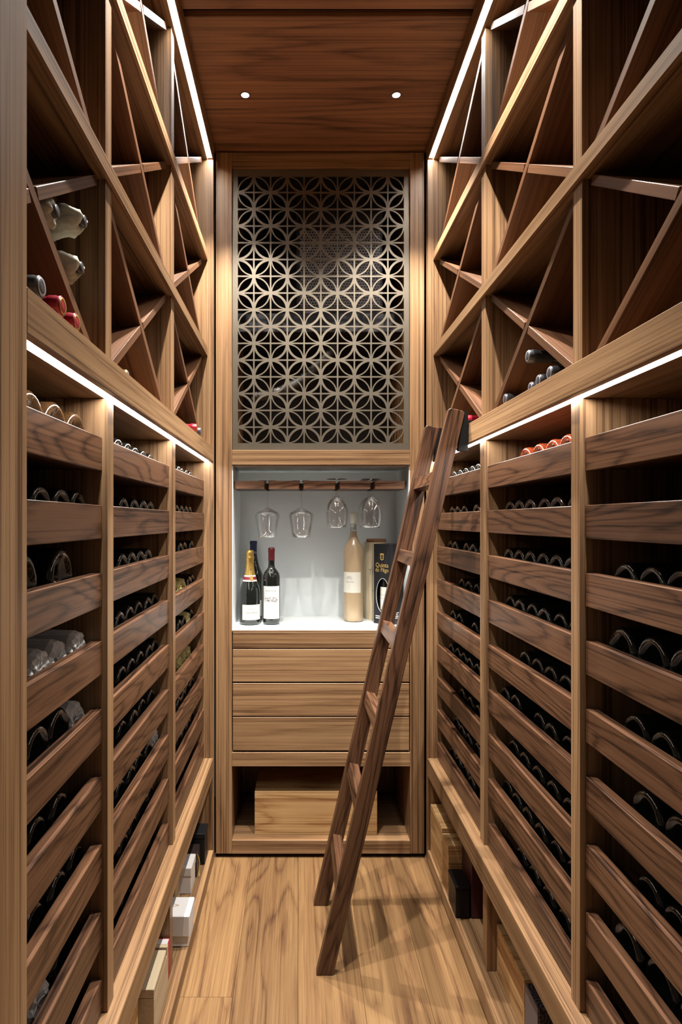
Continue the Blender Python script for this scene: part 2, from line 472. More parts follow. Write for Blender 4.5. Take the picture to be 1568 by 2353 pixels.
def upper_rack(s):
    X = side(s)
    t = thing('lattice_wine_rack', UPPER_LABEL[s], 'wine rack', (X(0.2), 1.4, Z_RAIL_B))
    def B(name, u0, u1, y0, y1, z0, z1, mat, bevel=.0008):
        return box(name, X(u0), X(u1), y0, y1, z0, z1, mat, t, bevel)
    zt = Z_SOFFIT
    B('back_panel', U_BACK, U_BACK + .018, Y0, 2.41, Z_RAIL_B + .0005, zt, SLAT['Z'], 0)  # darker wood than the dividers, standing in for shade inside the lattice
    B('end_panel', 0.0, U_BACK, 2.3852, 2.41, Z_RAIL_B + .0003, zt - .0005, VEN['Z'])
    B('end_panel', 0.0, U_BACK, 0.40, 0.45, Z_RAIL_B + .0003, zt - .0005, VEN['Z'])
    # soffit boards carrying the light strips
    B('rail', 0.0, 0.014, 0.7502, Y1 - .0005, Z_RAIL_B, Z_RAIL_T, VEN['Y'], .0012)
    B('floor_board', 0.0325, U_BACK - .0005, Y0 + .001, Y1 - .0005, Z_RAIL_B + .0003, ZC + .280, VEN['Y'], 0)
    B('floor_board', 0.0145, 0.032, 0.7502, Y1 - .0005, Z_RAIL_B + .012, ZC + .280, VEN['Y'], 0)
    B('top_board', 0.0, 0.004, 0.7502, 2.41, zt, ZCEIL - .001, VEN['Y'], .0005)
    B('top_board', 0.023, U_BACK, 0.40, 2.41, zt, ZCEIL - .001, VEN['Y'], 0)
    B('top_board', 0.0045, 0.0225, 0.40, 2.41, zt + .014, ZCEIL - .001, VEN['Y'], 0)
    for (a, b_) in DIVS:
        B('divider', 0.030, U_BACK - .0005, a, b_, ZC + .2805, zt - .0005, VEN['Z'])
    zs = [(ZC + .280, ZC + .636), (ZC + .668, ZC + 1.005), (ZC + 1.038, zt)]
    # shelves: the nosing runs across the dividers, the boards sit between them
    for z0, z1 in ((ZC + .636, ZC + .668), (ZC + 1.005, ZC + 1.038)):
        B('shelf', 0.022, 0.0297, 0.452, Y1 - .0005, z0, z1, VEN['Y'], .0008)
        for (a, b_) in BAYS:
            B('shelf', 0.0299, U_BACK - .0005, a + .0003, b_ - .0003, z0, z1, VEN['Y'], 0)
    # crossed panels
    th = 0.018
    for (a, b_) in BAYS:
        for (z0, z1) in zs:
            dy, dz = b_ - a, z1 - z0
            L = math.hypot(dy, dz); ang = math.atan2(dz, dy)
            # shorten so that the thick ends stay inside the cell corners
            cut = th / 2 / math.tan(ang) + th / 2 * math.tan(ang) * 0 + .002
            du = U_BACK - .001 - 0.042
            xc = X(0.042 + du / 2)
            cy, cz = (a + b_) / 2, (z0 + z1) / 2
            full = L - 2 * cut
            me = box_mesh(du, full, th, .0006, XPAN['Y'], 'cross_panel')
            add('cross_panel', me, XPAN['Y'], t, Vector((xc, cy, cz)) - t.location, (-ang, 0, 0))
            half = full / 2 - th / 2 / math.sin(2 * ang) - th / 2 / abs(math.tan(2 * ang)) - .0006
            meh = box_mesh(du - .0002, half, th, .0006, XPAN['Y'], 'cross_panel')
            for sg in (-1, 1):
                off = sg * (full / 2 - half / 2)
                c = Vector((xc, cy + off * math.cos(ang), cz + off * math.sin(ang)))
                add('cross_panel', meh, XPAN['Y'], t, c - t.location, (ang, 0, 0))
    return t

for k_, s_ in ((1, 'L'), (2, 'R')):
    struct(box(f'trim_{k_}', side(s_)(0.0), side(s_)(0.022), 0.4502, 0.75, 0.0, Z_SOFFIT - .0005, VEN['Z'], None, .0008))
RACK_L, RACK_R = lower_rack('L'), lower_rack('R')
UP_L, UP_R = upper_rack('L'), upper_rack('R')

LED_LABEL = {('L', 0): 'glowing white light strip under the rail of the left rack',
             ('R', 0): 'glowing white light strip under the rail of the right rack, passing behind the ladder',
             ('L', 1): 'glowing white light strip at the ceiling edge above the left lattice',
             ('R', 1): 'glowing white light strip at the ceiling edge above the right lattice'}
for s in 'LR':
    X = side(s)
    o = box('light_strip', X(0.0155), X(0.0315), 0.752, Y1 - .002, Z_RAIL_B + .003, Z_RAIL_B + .0115, M['led'])
    tag(o, LED_LABEL[(s, 0)], 'light strip')
    o = box('light_strip', X(0.005), X(0.022), 0.752, Y1 - .002, Z_SOFFIT + .006, Z_SOFFIT + .0135, M['led'])
    tag(o, LED_LABEL[(s, 1)], 'light strip')

# ------------------------------------------------------------------ downlights
def downlight(x, y, label):
    t = thing('downlight', label, 'downlight', (x, y, ZCEIL), group='ceiling downlights')
    ring = lathe([(.0135, -.0005), (.0135, -.0022), (.0175, -.0022), (.0175, .0)], 24, 'ring')
    add('trim_ring', ring, M['bronze'], t)
    add('lens', lathe([(0, -.0012), (.0132, -.0012), (.0132, -.0004)], 24, 'lens'), M['spot'], t)
    ld = bpy.data.lights.new('downlight_beam', 'SPOT')
    ld.energy = SPOT_POWER; ld.color = (1.0, .935, .85); ld.spot_size = math.radians(88); ld.spot_blend = .55
    ld.shadow_soft_size = .012
    lo = bpy.data.objects.new('downlight_beam', ld); lo.location = (0, 0, -.006); link(lo, t)
    return t
downlight(-.183, 2.11, 'small round recessed ceiling downlight, the left of the two')
downlight(.333, 2.11, 'small round recessed ceiling downlight, the right of the two')
downlight(-.183, 1.42, 'recessed ceiling downlight nearer the doorway, left side')
downlight(.333, 1.42, 'recessed ceiling downlight nearer the doorway, right side')

# ------------------------------------------------------------------ back cabinet
cab = thing('display_cabinet', 'tall walnut cabinet on the end wall with lattice grille, white niche and drawers', 'cabinet', (.087, 2.6, 0))
def C(name, x0, x1, y0, y1, z0, z1, mat, bevel=.0008):
    return box(name, x0, x1, y0, y1, z0, z1, mat, cab, bevel)
CX0, CX1 = -.2635, .4380
C('stile', -.3265, CX0, YB, 2.94, .0165, 2.774, VEN['Z'])
C('stile', CX1, .4935, YB, 2.94, .0165, 2.774, VEN['Z'])
C('rail', CX0 + .0003, CX1 - .0003, YB, 2.46, 2.716, 2.774, VEN['X'])
C('rail', CX0 + .0003, CX1 - .0003, YB, 2.93, 1.546, 1.604, VEN['X'])
C('rail', CX0 + .0003, CX1 - .0003, YB - .001, 2.46, .360, .4147, VEN['X'])
C('bottom_board', CX0 + .0003, CX1 - .0003, YB - .001, 2.468, .0165, .0691, VEN['X'])
C('bottom_board', CX0 + .0003, CX1 - .0003, 2.4682, 2.86, .040, .0671, VEN['X'])
C('toe_kick', -.3265, .4935, 2.452, 2.465, 0.0, .0163, M['black'], 0)
# lower open compartment
C('back_panel', CX0 + .0003, CX1 - .0003, 2.8602, 2.875, .0695, .43, VEN['Z'], 0)
C('compartment_top', CX0 + .0003, CX1 - .0003, 2.4602, 2.86, .405, .425, VEN['X'], 0)
# drawers
for z0, z1 in ((.8245, .8887), (.6919, .8211), (.5567, .6868), (.4216, .5533)):
    d = C('drawer', CX0 + .0035, CX1 - .0035, YB, 2.45, z0 + .0005, z1 - .0005, VEN['X'], .001)
C('drawer_carcass', CX0 + .0003, CX1 - .0003, 2.4525, 2.86, .4255, .8885, M['black'], 0)
# white niche
C('niche_edge', CX0 + .0003, CX1 - .0003, YB, 2.436, .8895, .8940, VEN['X'], .0003)
C('niche_floor', CX0 + .0003, CX1 - .0003, 2.4362, 2.75, .889, .9007, M['white_lacq'], .0004)
C('niche_floor', CX0 + .0003, CX1 - .0003, YB + .0005, 2.436, .8942, .9007, M['white_lacq'], .0004)
C('niche_back', CX0 + .0003, CX1 - .0003, 2.7502, 2.762, .889, 1.5455, M['white_lacq'], 0)
C('niche_side', CX0 + .0003, CX0 + .0035, YB + .006, 2.75, .901, 1.5455, M['white_lacq'], 0)
C('niche_side', CX1 - .0035, CX1 - .0003, YB + .006, 2.75, .901, 1.5455, M['white_lacq'], 0)
C('niche_ceiling', CX0 + .004, CX1 - .004, YB + .03, 2.75, 1.540, 1.5457, M['white_lacq'], 0)
# grille cavity
C('cavity_back', CX0 + .0003, CX1 - .0003, 2.925, 2.94, 1.6045, 2.7735, M['cavity'], 0)
C('cavity_top', CX0 + .0003, CX1 - .0003, 2.4605, 2.925, 2.752, 2.7735, M['cavity'], 0)

# lattice grille: one cut metal sheet
GX0, GX1, GZ0, GZ1 = CX0 + .0015, CX1 - .0015, 1.6065, 2.7135
unit = 0.0663
nx, nz = 10, 16
gcx, gcz = (GX0 + GX1) / 2, (GZ0 + GZ1) / 2
ox, oz = -nx * unit / 2, -nz * unit / 2
outer = [(GX0 - gcx, GZ0 - gcz), (GX1 - gcx, GZ0 - gcz), (GX1 - gcx, GZ1 - gcz), (GX0 - gcx, GZ1 - gcz)]
RIN, BAR = .91, .045
holes = []
for i in range(nx):
    for j in range(nz):
        # even corners: where (i + j) parity picks the diagonal
        if (i + j) % 2 == (nz % 2): A, Bc = (0, 0), (1, 1)
        else: A, Bc = (1, 0), (0, 1)
        def W(p): return (ox + (i + p[0]) * unit, oz + (j + p[1]) * unit)
        # petal: inside both circles
        def arc(c, other, r, n=9):
            # arc of circle c lying inside the other circle
            dx, dy = other[0] - c[0], other[1] - c[1]
            base = math.atan2(dy, dx); half = math.acos(math.sqrt(.5) / r)
            return [(c[0] + r * math.cos(base + half * (2 * k / n - 1)), c[1] + r * math.sin(base + half * (2 * k / n - 1))) for k in range(n)]
        holes.append([W(p) for p in arc(A, Bc, RIN) + arc(Bc, A, RIN)])
        # concave corner triangles
        for c, o_ in ((A, Bc), (Bc, A)):
            sx = 1 if o_[0] > c[0] else -1; sy = 1 if o_[1] > c[1] else -1
            ROUT = .985 if (i + c[0]) % 2 == 0 else 1.04
            ext = 1 - math.sqrt(ROUT ** 2 - (1 - BAR) ** 2)
            pts = [(BAR, BAR)]
            a0 = math.atan2(BAR - 1, ext - 1); a1 = math.atan2(ext - 1, BAR - 1)
            if a1 > a0: a1 -= 0
            n = 8
            arcp = []
            for k in range(n + 1):
                a = a0 + (a1 - a0) * k / n
                arcp.append((1 + ROUT * math.cos(a), 1 + ROUT * math.sin(a)))
            pts += arcp
            holes.append([W((c[0] + sx * p[0], c[1] + sy * p[1])) for p in pts])
gm = holed_sheet(outer, holes, .004, 'grille')
g = add('grille', gm, M['bronze'], cab, Vector((gcx, 2.446, gcz)) - cab.location)
g['label'] = 'bronze metal grille of overlapping circles'

# cooling unit behind the grille
cu = thing('cooling_unit', 'dark cooling unit with perforated steel front behind the bronze grille', 'cooling unit', (.175, 2.74, 2.12))
def U(name, x0, x1, y0, y1, z0, z1, mat, bevel=.001): return box(name, x0, x1, y0, y1, z0, z1, mat, cu, bevel)
U('housing', -.012, .362, 2.65, 2.92, 2.20, 2.735, M['unit'], .004)
U('front_panel', .004, .348, 2.638, 2.6498, 2.235, 2.565, M['perf'], .001)
U('top_vent', .004, .348, 2.640, 2.6498, 2.60, 2.705, M['cavity'], .002)
U('badge', .02, .075, 2.645, 2.6498, 2.212, 2.226, M['silver'], .002)
U('support_shelf', CX0 + .001, CX1 - .001, 2.60, 2.92, 2.12, 2.1995, M['unit'], .002)
pts = [(-.20 + .36 * q, 2.66 + .03 * math.sin(q * 3), 1.86 + .20 * q * q + .02 * q) for q in [k / 60 for k in range(61)]]
hose = add('drain_hose', tube_mesh(pts, .02, 10, lambda i: .0225 if i % 2 else .0175), M['hose'])
tag(hose, 'ribbed dark hose rising behind the lower part of the bronze grille', 'hose')

# ------------------------------------------------------------------ glass rack and glasses
def glass_rack():
    x0, x1, y0, y1 = -.2595, .427, 2.452, 2.640
    slots = [-.128, .010, .1535, .293]
    hw = .0075
    pts = [(x0 + .012, y0), ]
    pts = []
    pts.append((x0, y0 + .012)); pts.append((x0 + .004, y0 + .003)); pts.append((x0 + .012, y0))
    for sx in slots:
        pts += [(sx - hw - .003, y0), (sx - hw, y0 + .004), (sx - hw, 2.615), (sx + hw, 2.615), (sx + hw, y0 + .004), (sx + hw + .003, y0)]
    pts += [(x1 - .018, y0), (x1 - .006, y0 + .005), (x1, y0 + .018), (x1, y1), (x0, y1)]
    cx, cy = (x0 + x1) / 2, (y0 + y1) / 2
    bm = bmesh.new()
    vs = [bm.verts.new((x - cx, y - cy, 0)) for x, y in pts]
    f = bm.faces.new(vs)
    r = bmesh.ops.extrude_face_region(bm, geom=[f])
    for v in r['geom']:
        if isinstance(v, bmesh.types.BMVert): v.co.z += .031
    bmesh.ops.recalc_face_normals(bm, faces=bm.faces)
    bmesh.ops.triangulate(bm, faces=[q for q in bm.faces if len(q.verts) > 4])
    me = bpy.data.meshes.new('glass_rack'); bm.to_mesh(me); bm.free()
    o = add('glass_rack', me, SLAT['X'], None, (cx, cy, 1.4527))
    tag(o, 'slotted dark walnut rail holding upside-down wine glasses in the niche', 'glass rack')
glass_rack()

def wine_glass(x, y, kind, label, tilt=0.0):
    zt = 1.4865 if kind == 'tulip' else 1.4925
    t = thing('wine_glass', label, 'wine glass', (x, y, zt), group='wine glasses hanging in the niche')
    if kind == 'tulip':
        foot = .040; stem_l = .106; bowl = [(.004, -.106), (.012, -.110), (.030, -.119), (.045, -.127), (.0505, -.136), (.0500, -.146), (.046, -.170), (.041, -.198), (.036, -.228)]
    else:
        foot = .042; stem_l = .067; bowl = [(.004, -.067), (.012, -.071), (.026, -.082), (.038, -.100), (.0445, -.120), (.0460, -.139), (.0445, -.160), (.041, -.180), (.0375, -.194)]
    inner = [(max(r - .0011, .0005), z) for r, z in reversed(bowl)]
    inner[-1] = (.0005, bowl[0][1] - .004)
    add('bowl', lathe(bowl + inner, 32, 'bowl'), M['glass'], t)
    add('stem', lathe([(.0042, -.003), (.0036, -.02), (.0034, -stem_l * .6), (.0040, -stem_l)], 12, 'stem'), M['glass'], t)
    add('foot', lathe([(0, .0015), (foot, .0015), (foot, .0005), (.012, -.0005), (.004, -.003)], 32, 'foot'), M['glassfoot'], t)
    return t
wine_glass(-.128, 2.515, 'tulip', 'upside-down wide tulip wine glass, leftmost on the rack')
wine_glass(.010, 2.515, 'tulip', 'upside-down wide tulip wine glass, second from the left on the rack')
wine_glass(.1535, 2.498, 'round', 'upside-down rounded wine glass above the rose bottle stopper, third from the left')
wine_glass(.293, 2.498, 'round', 'upside-down rounded wine glass, front one at the right of the rack')
wine_glass(.293, 2.596, 'round', 'upside-down rounded wine glass hanging behind the rightmost one')

# ------------------------------------------------------------------ bottles standing in the niche
NZ = .9010
def prof_interp(prof):
    def f(z):
        for (r0, z0), (r1, z1) in zip(prof[:-1], prof[1:]):
            if z0 <= z <= z1 and z1 > z0: return r0 + (r1 - r0) * (z - z0) / (z1 - z0)
        return prof[-1][0]
    return f

def champagne():
    t = thing('champagne_bottle', 'dark champagne bottle with gold foil neck and cream label in the niche', 'bottle', ((574.5 - 687) * 2.545 / 1420, 2.545, NZ))
    P = [(0, .006), (.030, .003), (.036, 0), (.0405, .004), (.042, .012), (.042, .120), (.0415, .134), (.0385, .150), (.0335, .165), (.0283, .178), (.0222, .201), (.0180, .222), (.0158, .245), (.0150, .262), (.0165, .266), (.0165, .274), (.0145, .278), (.0145, .298), (0, .302)]
    add('glass_body', lathe(P, 40, 'body'), M['dglass'], t)
    f = prof_interp(P[5:])
    foil = [(f(z) + .0007, z) for z in (.200, .205, .215, .225, .235, .250, .260)] + [(.0172, .266), (.0172, .275), (.0155, .280), (.0160, .290), (.0158, .300), (.012, .304), (0, .3045)]
    add('foil', lathe(foil, 32, 'foil'), M['goldcap'], t)
    band = [(f(z) + .0009, z) for z in (.177, .181, .186, .192, .197, .2015)]
    bo = add('neck_band', lathe(band, 32, 'band'), M['cream'], t)
    add('band_stripe', cyl_patch(0, -1.9, .12, .1835, .196, 12, .0013, f, 3), M['redband'], bo)
    add('band_stripe', cyl_patch(0, .62, 1.7, .1835, .196, 8, .0013, f, 3), M['redband'], bo)
    add('seal', cyl_patch(0, .14, .60, .180, .199, 6, .0015, f, 3), M['goldcap'], bo)
    lb = add('front_label', cyl_patch(.042, -.72, 1.5, .022, .0835), M['cream'], t)
    text_cyl('label_text', 'CHAMPAGNE', .0062, .042, .25, .066, M['greyink'], lb, 1.0)
    text_cyl('label_text', 'Laurent-Perrier', .0088, .042, .28, .052, M['ink'], lb, .85)
    text_cyl('label_text', 'BRUT', .0050, .042, -.45, .028, M['greyink'], lb)
    text_cyl('label_text', 'LP', .0095, .0195, .3, .226, M['ink'], t, .9)
champagne()

def red_bottle():
    t = thing('wine_bottle', 'dark bordeaux bottle with red capsule and tall white label in the niche', 'bottle', ((624.3 - 687) * 2.548 / 1420, 2.548, NZ))
    P = [(0, .006), (.026, .003), (.031, 0), (.0345, .004), (.0352, .012), (.0352, .188), (.0345, .198), (.031, .210), (.024, .220), (.0165, .229), (.0136, .237), (.0128, .250), (.0128, .300), (.0125, .302), (0, .302)]
    add('glass_body', lathe(P, 40, 'body'), M['dglass'], t)
    add('capsule', lathe([(.0133, .262), (.0133, .294), (.0142, .297), (.0142, .306), (.0135, .312), (.011, .3145), (0, .3145)], 28, 'capsule'), M['redcap2'], t)
    lb = add('front_label', cyl_patch(.0352, -1.12, 1.12, .025, .158), M['label'], t)
    text_cyl('label_text', 'NOVA ME VIER', .0085, .0352, 0, .139, M['greyink'], lb, .80)
    # vineyard vignette: rows of small strokes
    rnd = random.Random(3)
    V, Fc = [], []
    for k in range(60):
        a = rnd.uniform(-.75, .8); z = .101 + rnd.uniform(-.009, .009) + .004 * math.cos(a * 2)
        da, dz = rnd.uniform(.03, .10), rnd.uniform(.0005, .0012)
        r = .0352 + .0009; i = len(V)
        for (aa, zz) in ((a - da, z - dz), (a + da, z - dz), (a + da, z + dz), (a - da, z + dz)):
            V.append((r * math.sin(aa), -r * math.cos(aa), zz))
        Fc.append((i, i + 1, i + 2, i + 3))
    add('label_picture', mesh_from('vignette', V, Fc), M['greyink'], lb)
    text_cyl('label_text', '2011', .0055, .0352, .02, .058, M['greyink'], lb)
red_bottle()

def blue_bottle():
    t = thing('wine_bottle', 'dark burgundy bottle with navy capsule standing behind the champagne', 'bottle', ((582.8 - 687) * 2.668 / 1420, 2.668, NZ))
    P = [(0, .006), (.034, .003), (.039, 0), (.0415, .004), (.0422, .012), (.0422, .180), (.041, .190), (.036, .205), (.029, .222), (.023, .240), (.0180, .262), (.0150, .282), (.0142, .300), (.0142, .325), (0, .3255)]
    add('glass_body', lathe(P, 36, 'body'), M['dglass'], t)
    cp = add('capsule', lathe([(.0152, .283), (.0148, .300), (.0148, .322), (.0158, .325), (.0158, .333), (.0145, .338), (0, .3385)], 28, 'capsule'), M['bluecap'], t)
    for z in (.285, .290): add('capsule_line', lathe([(.0156, z), (.0156, z + .0012)], 28, 'line'), M['silver'], cp)
    add('front_label', cyl_patch(.0422, -.8, 1.0, .018, .086), M['greylabel'], t)
blue_bottle()

def rose_bottle():
    t = thing('rose_bottle', 'tall rose wine bottle with pale stopper and off-white label in the niche', 'bottle', ((812.7 - 687) * 2.623 / 1420, 2.623, NZ))
    P = [(0, .022), (.010, .020), (.024, .006), (.034, 0), (.0395, .004), (.041, .012), (.041, .296), (.0395, .308), (.034, .322), (.0255, .337), (.0180, .352), (.0140, .365), (.0132, .379), (.0132, .381), (0, .381)]
    add('wine_filled_body', lathe(P, 40, 'body'), M['rose'], t)
    add('glass_neck', lathe([(.0134, .381), (.0132, .415), (.0125, .415), (.0125, .381)], 28, 'neck'), M['glass'], t)
    add('stopper', lathe([(0, .385), (.009, .385), (.009, .413), (.0150, .4135), (.0150, .438), (.0163, .442), (.0163, .457), (.015, .460), (0, .460)], 28, 'stopper'), M['stopper'], t)
    lb = add('front_label', cyl_patch(.041, -1.5, .72, .123, .2095), M['cream'], t)
    text_cyl('label_text', 'MIRANTINE', .0085, .041, -.50, .168, M['greyink'], lb, .85)
    V, Fc = [], []
    for (r1, r2) in ((.0135, .012), (.0085, .0072), (.0045, .0034)):
        n = 12
        for k in range(n):
            for q, kk in ((r1, k), (r2, k), (r2, k + 1), (r1, k + 1)):
                th = PI * kk / n
                x, z = q * math.cos(th), q * math.sin(th)
                a = -.55 + x / .041
                V.append(((.0419) * math.sin(a), -.0419 * math.cos(a), .179 + z))
            i = len(V) - 4; Fc.append((i, i + 1, i + 2, i + 3))
    add('label_emblem', mesh_from('emblem', V, Fc), M['greyink'], lb)
    for k, wd in enumerate((.020, .017, .010)):
        a = wd / .041 / 2
        add('label_line', cyl_patch(.041, -.55 - a, -.55 + a, .153 - k * .008, .1537 - k * .008, 4, .0009), M['greylabel'], lb)
rose_bottle()

STAVE = wood('pale_stave', 'Z', (.46, .37, .23), (.62, .52, .35), (.70, .61, .44), rings=6, ring_amt=.12, fibre=.3, streak=.35, stretch=.05, fig=8, value_var=.05, rough=.6)
def pine_barrel():
    t = thing('wooden_bottle_case', 'pale wooden stave bottle case with cork lid behind the black carton', 'case', (.337, 2.69, NZ))
    n = 16
    for k in range(n):
        a0, a1 = 2 * PI * k / n + .012, 2 * PI * (k + 1) / n - .012
        V, Fc = [], []
        zs = [0, .03, .10, .17, .24, .30, .332]
        rs = [.0500, .0525, .0550, .0560, .0550, .0525, .0500]
        for z, r in zip(zs, rs):
            for rr in (r, r - .006):
                for a in (a0, (a0 + a1) / 2, a1): V.append((rr * math.cos(a), rr * math.sin(a), z))
        for j in range(len(zs) - 1):
            b = j * 6; c = b + 6
            Fc += [(b, b + 1, c + 1, c), (b + 1, b + 2, c + 2, c + 1), (b + 4, b + 3, c + 3, c + 4), (b + 5, b + 4, c + 4, c + 5),
                   (b + 3, b, c, c + 3), (b + 2, b + 5, c + 5, c + 2)]
        Fc += [(1, 0, 3, 4), (2, 1, 4, 5)]
        e = (len(zs) - 1) * 6; Fc += [(e, e + 1, e + 4, e + 3), (e + 1, e + 2, e + 5, e + 4)]
        add('stave', mesh_from('stave', V, Fc, False), STAVE, t)
    add('lid', lathe([(0, .328), (.043, .328), (.043, .344), (.041, .346), (0, .346)], 32, 'lid'), M['cork'], t)
    text_cyl('case_text', 'The', .034, .0562, -.35, .205, M['greyink'], t, .8)
    text_cyl('case_text', 'RESERVA', .009, .0562, -.22, .127, M['greyink'], t, .8)
pine_barrel()

def black_carton():
    hw, h = .043, .329
    rz = math.radians(-46)
    # nearest vertical corner at (.3656, 2.52)
    cx = .3715 - (hw * math.cos(rz) + hw * math.sin(rz)); cy = 2.505 - (hw * math.sin(rz) - hw * math.cos(rz))
    t = thing('bottle_carton', 'black bottle carton with gold lettering and oval window beside the ladder', 'carton', (cx, cy, NZ), rz)
    out = [(-hw, 0), (hw, 0), (hw, h), (-hw, h)]
    oval = [(.004 + .034 * math.cos(2 * PI * k / 40), .118 + .070 * math.sin(2 * PI * k / 40)) for k in range(40)]
    add('front_face', holed_sheet(out, [oval], .0012, 'front_face'), M['carton'], t, (0, -hw + .0006, 0))
    rim = holed_sheet([(.004 + .0345 * math.cos(2 * PI * k / 40), .118 + .0705 * math.sin(2 * PI * k / 40)) for k in range(40)],
                      [[(.004 + .0335 * math.cos(2 * PI * k / 40), .118 + .0692 * math.sin(2 * PI * k / 40)) for k in range(40)]], .0016, 'window_edge')
    add('window_edge', rim, M['cartongrey'], t, (0, -hw + .0004, 0))
    def K(name, x0, x1, y0, y1, z0, z1, mat): return box(name, x0, x1, y0, y1, z0, z1, mat, t, 0, (0, 0, 0))
    K('side_face', hw - .0012, hw, -hw + .0013, hw, 0, h, M['carton'])
    K('side_face', -hw, -hw + .0012, -hw + .0013, hw, 0, h, M['carton'])
    K('rear_face', -hw + .0012, hw - .0012, hw - .0012, hw, 0, h, M['cartongrey'])
    K('top_flap', -hw + .0012, hw - .0012, -hw + .0013, hw - .0012, h - .0012, h, M['carton'])
    K('bottom_flap', -hw + .0012, hw - .0012, -hw + .0013, hw - .0012, 0, .0012, M['carton'])
    P = [(0, .004), (.032, .002), (.035, .006), (.035, .190), (.030, .212), (.0165, .230), (.0135, .240), (.0135, .300), (0, .300)]
    bt = add('bottle_inside', lathe(P, 32, 'body'), M['dglass'], t, (0, .002, .0015))
    lb = add('bottle_label', cyl_patch(.035, -1.0, 1.0, .055, .150), M['cream'], bt)
    text_cyl('label_text', 'Quinta', .013, .035, 0, .118, M['greyink'], lb)
    text_cyl('label_text', 'do Pego', .013, .035, 0, .103, M['greyink'], lb)
    fr = t
    text_flat('gold_text', 'Quinta', .026, M['goldink'], fr, (0, -hw - .0008, .242), sx=.92)
    text_flat('gold_text', 'do P\u00eago', .024, M['goldink'], fr, (0, -hw - .0008, .222), sx=.88)
    # crest: small shield with crown points
    V = [(-.009, .268), (.009, .268), (.009, .290), (-.009, .290)]
    sh_out = [(0, .262), (.008, .266), (.009, .272), (.009, .286), (.0105, .291), (.006, .2885), (.003, .292), (0, .289), (-.003, .292), (-.006, .2885), (-.0105, .291), (-.009, .286), (-.009, .272), (-.008, .266)]
    sh_in = [(0, .2655), (.0062, .269), (.0062, .2845), (-.0062, .2845), (-.0062, .269)]
    add('gold_crest', holed_sheet(sh_out, [sh_in], .0004, 'crest'), M['goldink'], fr, (0, -hw - .0004, 0))
    text_flat('gold_text', 'S', .014, M['goldink'], fr, (0, -hw - .0008, .276))
    for k, z in enumerate((.030, .022)):
        K('printed_bar', -.033, -.012, -hw - .0005, -hw, z, z + .0035, M['cartongrey'])
    for k in range(4):
        K('printed_bar', hw, hw + .0004, -.018, .012 - .006 * (k % 2), .045 - .007 * k, .048 - .007 * k, M['cartongrey'])
black_carton()

# ------------------------------------------------------------------ crates and boxes
def crate(name, label, x0, x1, y0, y1, z0, z1, mats, seam_axis='X', lid_overhang=0.0, boards=2, face='front'):
    """wooden wine crate of separate boards: four sides, bottom and lid boards"""
    t = thing(name, label, 'crate', ((x0 + x1) / 2, (y0 + y1) / 2, z0))
    th = .010
    def K(n, a0, a1, b0, b1, c0, c1, mat, bv=.0008): return box(n, a0, a1, b0, b1, c0, c1, mat, t, bv)
    long = 'X' if (x1 - x0) > (y1 - y0) else 'Y'
    zt = z1 - th
    hx = [z0 + (zt - z0) * k / boards for k in range(boards + 1)]
    for k in range(boards):
        a, b = hx[k] + .0003, hx[k + 1] - .0003
        K('side_board', x0, x1, y0, y0 + th, a, b, mats['X'])
        K('side_board', x0, x1, y1 - th, y1, a, b, mats['X'])
        K('side_board', x0, x0 + th, y0 + th + .0003, y1 - th - .0003, a, b, mats['Y'])
        K('side_board', x1 - th, x1, y0 + th + .0003, y1 - th - .0003, a, b, mats['Y'])
    n = 3
    for k in range(n):
        if long == 'X':
            a, b = y0 + (y1 - y0) * k / n, y0 + (y1 - y0) * (k + 1) / n
            K('lid_board', x0, x1, a + .0004, b - .0004, zt + .0003, z1, mats['X'])
        else:
            a, b = x0 + (x1 - x0) * k / n, x0 + (x1 - x0) * (k + 1) / n
            K('lid_board', a + .0004, b - .0004, y0, y1, zt + .0003, z1, mats['Y'])
    return t
crate('wine_crate', 'large flat wooden wine crate in the compartment under the drawers', -.177, .314, 2.476, 2.806, .0675, .241, PINE, boards=1)
crate('wine_crate', 'pine wine crate at the far end under the right rack', .507, .84, 2.188, 2.378, .0535, .236, PINE, boards=2)
crate('wine_crate', 'narrow pine wine crate beside the black boxes under the right rack', .507, .80, 2.096, 2.183, .0535, .222, PINE, boards=1)
crate('wine_crate', 'low pine crate with ribbed lid under the middle of the right rack', .557, .86, 1.526, 1.738, .0535, .192, PINE, boards=1)
crate('wine_crate', 'pine crate under the left rack nearest the doorway', -.70, -.385, 1.29, 1.478, .0535, .185, PINE, boards=2)

def carton(name, label, x0, x1, y0, y1, z0, z1, mat, lid=0.0, lidmat=None, over=.002, cat='box'):
    t = thing(name, label, cat, ((x0 + x1) / 2, (y0 + y1) / 2, z0))
    if lid > 0:
        box('box_base', x0 + over, x1 - over, y0 + over, y1 - over, z0, z1 - lid, mat, t, .0015)
        box('box_lid', x0, x1, y0, y1, z1 - lid + .0005, z1, lidmat or mat, t, .002)
    else:
        box('box_body', x0, x1, y0, y1, z0, z1, mat, t, .002)
    return t
carton('gift_box', 'plain white box at the far end under the left rack', -.62, -.366, 2.104, 2.196, .0535, .143, M['whitebox'], .03)
vb = carton('gift_box', 'white lidded box with a gold V mark under the left rack', -.56, -.326, 1.838, 1.934, .0555, .149, M['whitebox'], .062, over=.004)
text_flat('gold_mark', 'V', .022, M['goldink'], vb, Vector((-.372, 1.890, .1496)) - vb.location, (0, 0, PI / 2))
rb = carton('gift_box', 'white box with red edges behind the beige wooden box', -.62, -.362, 1.690, 1.742, .0535, .150, M['redbox'])
box('top_sheet', -.616, -.365, 1.692, 1.736, .1501, .1506, M['whitebox'], rb)
bw = thing('wooden_gift_box', 'beige wooden wine box with sliding lid under the left rack', 'box', (-.44, 1.60, .0535))
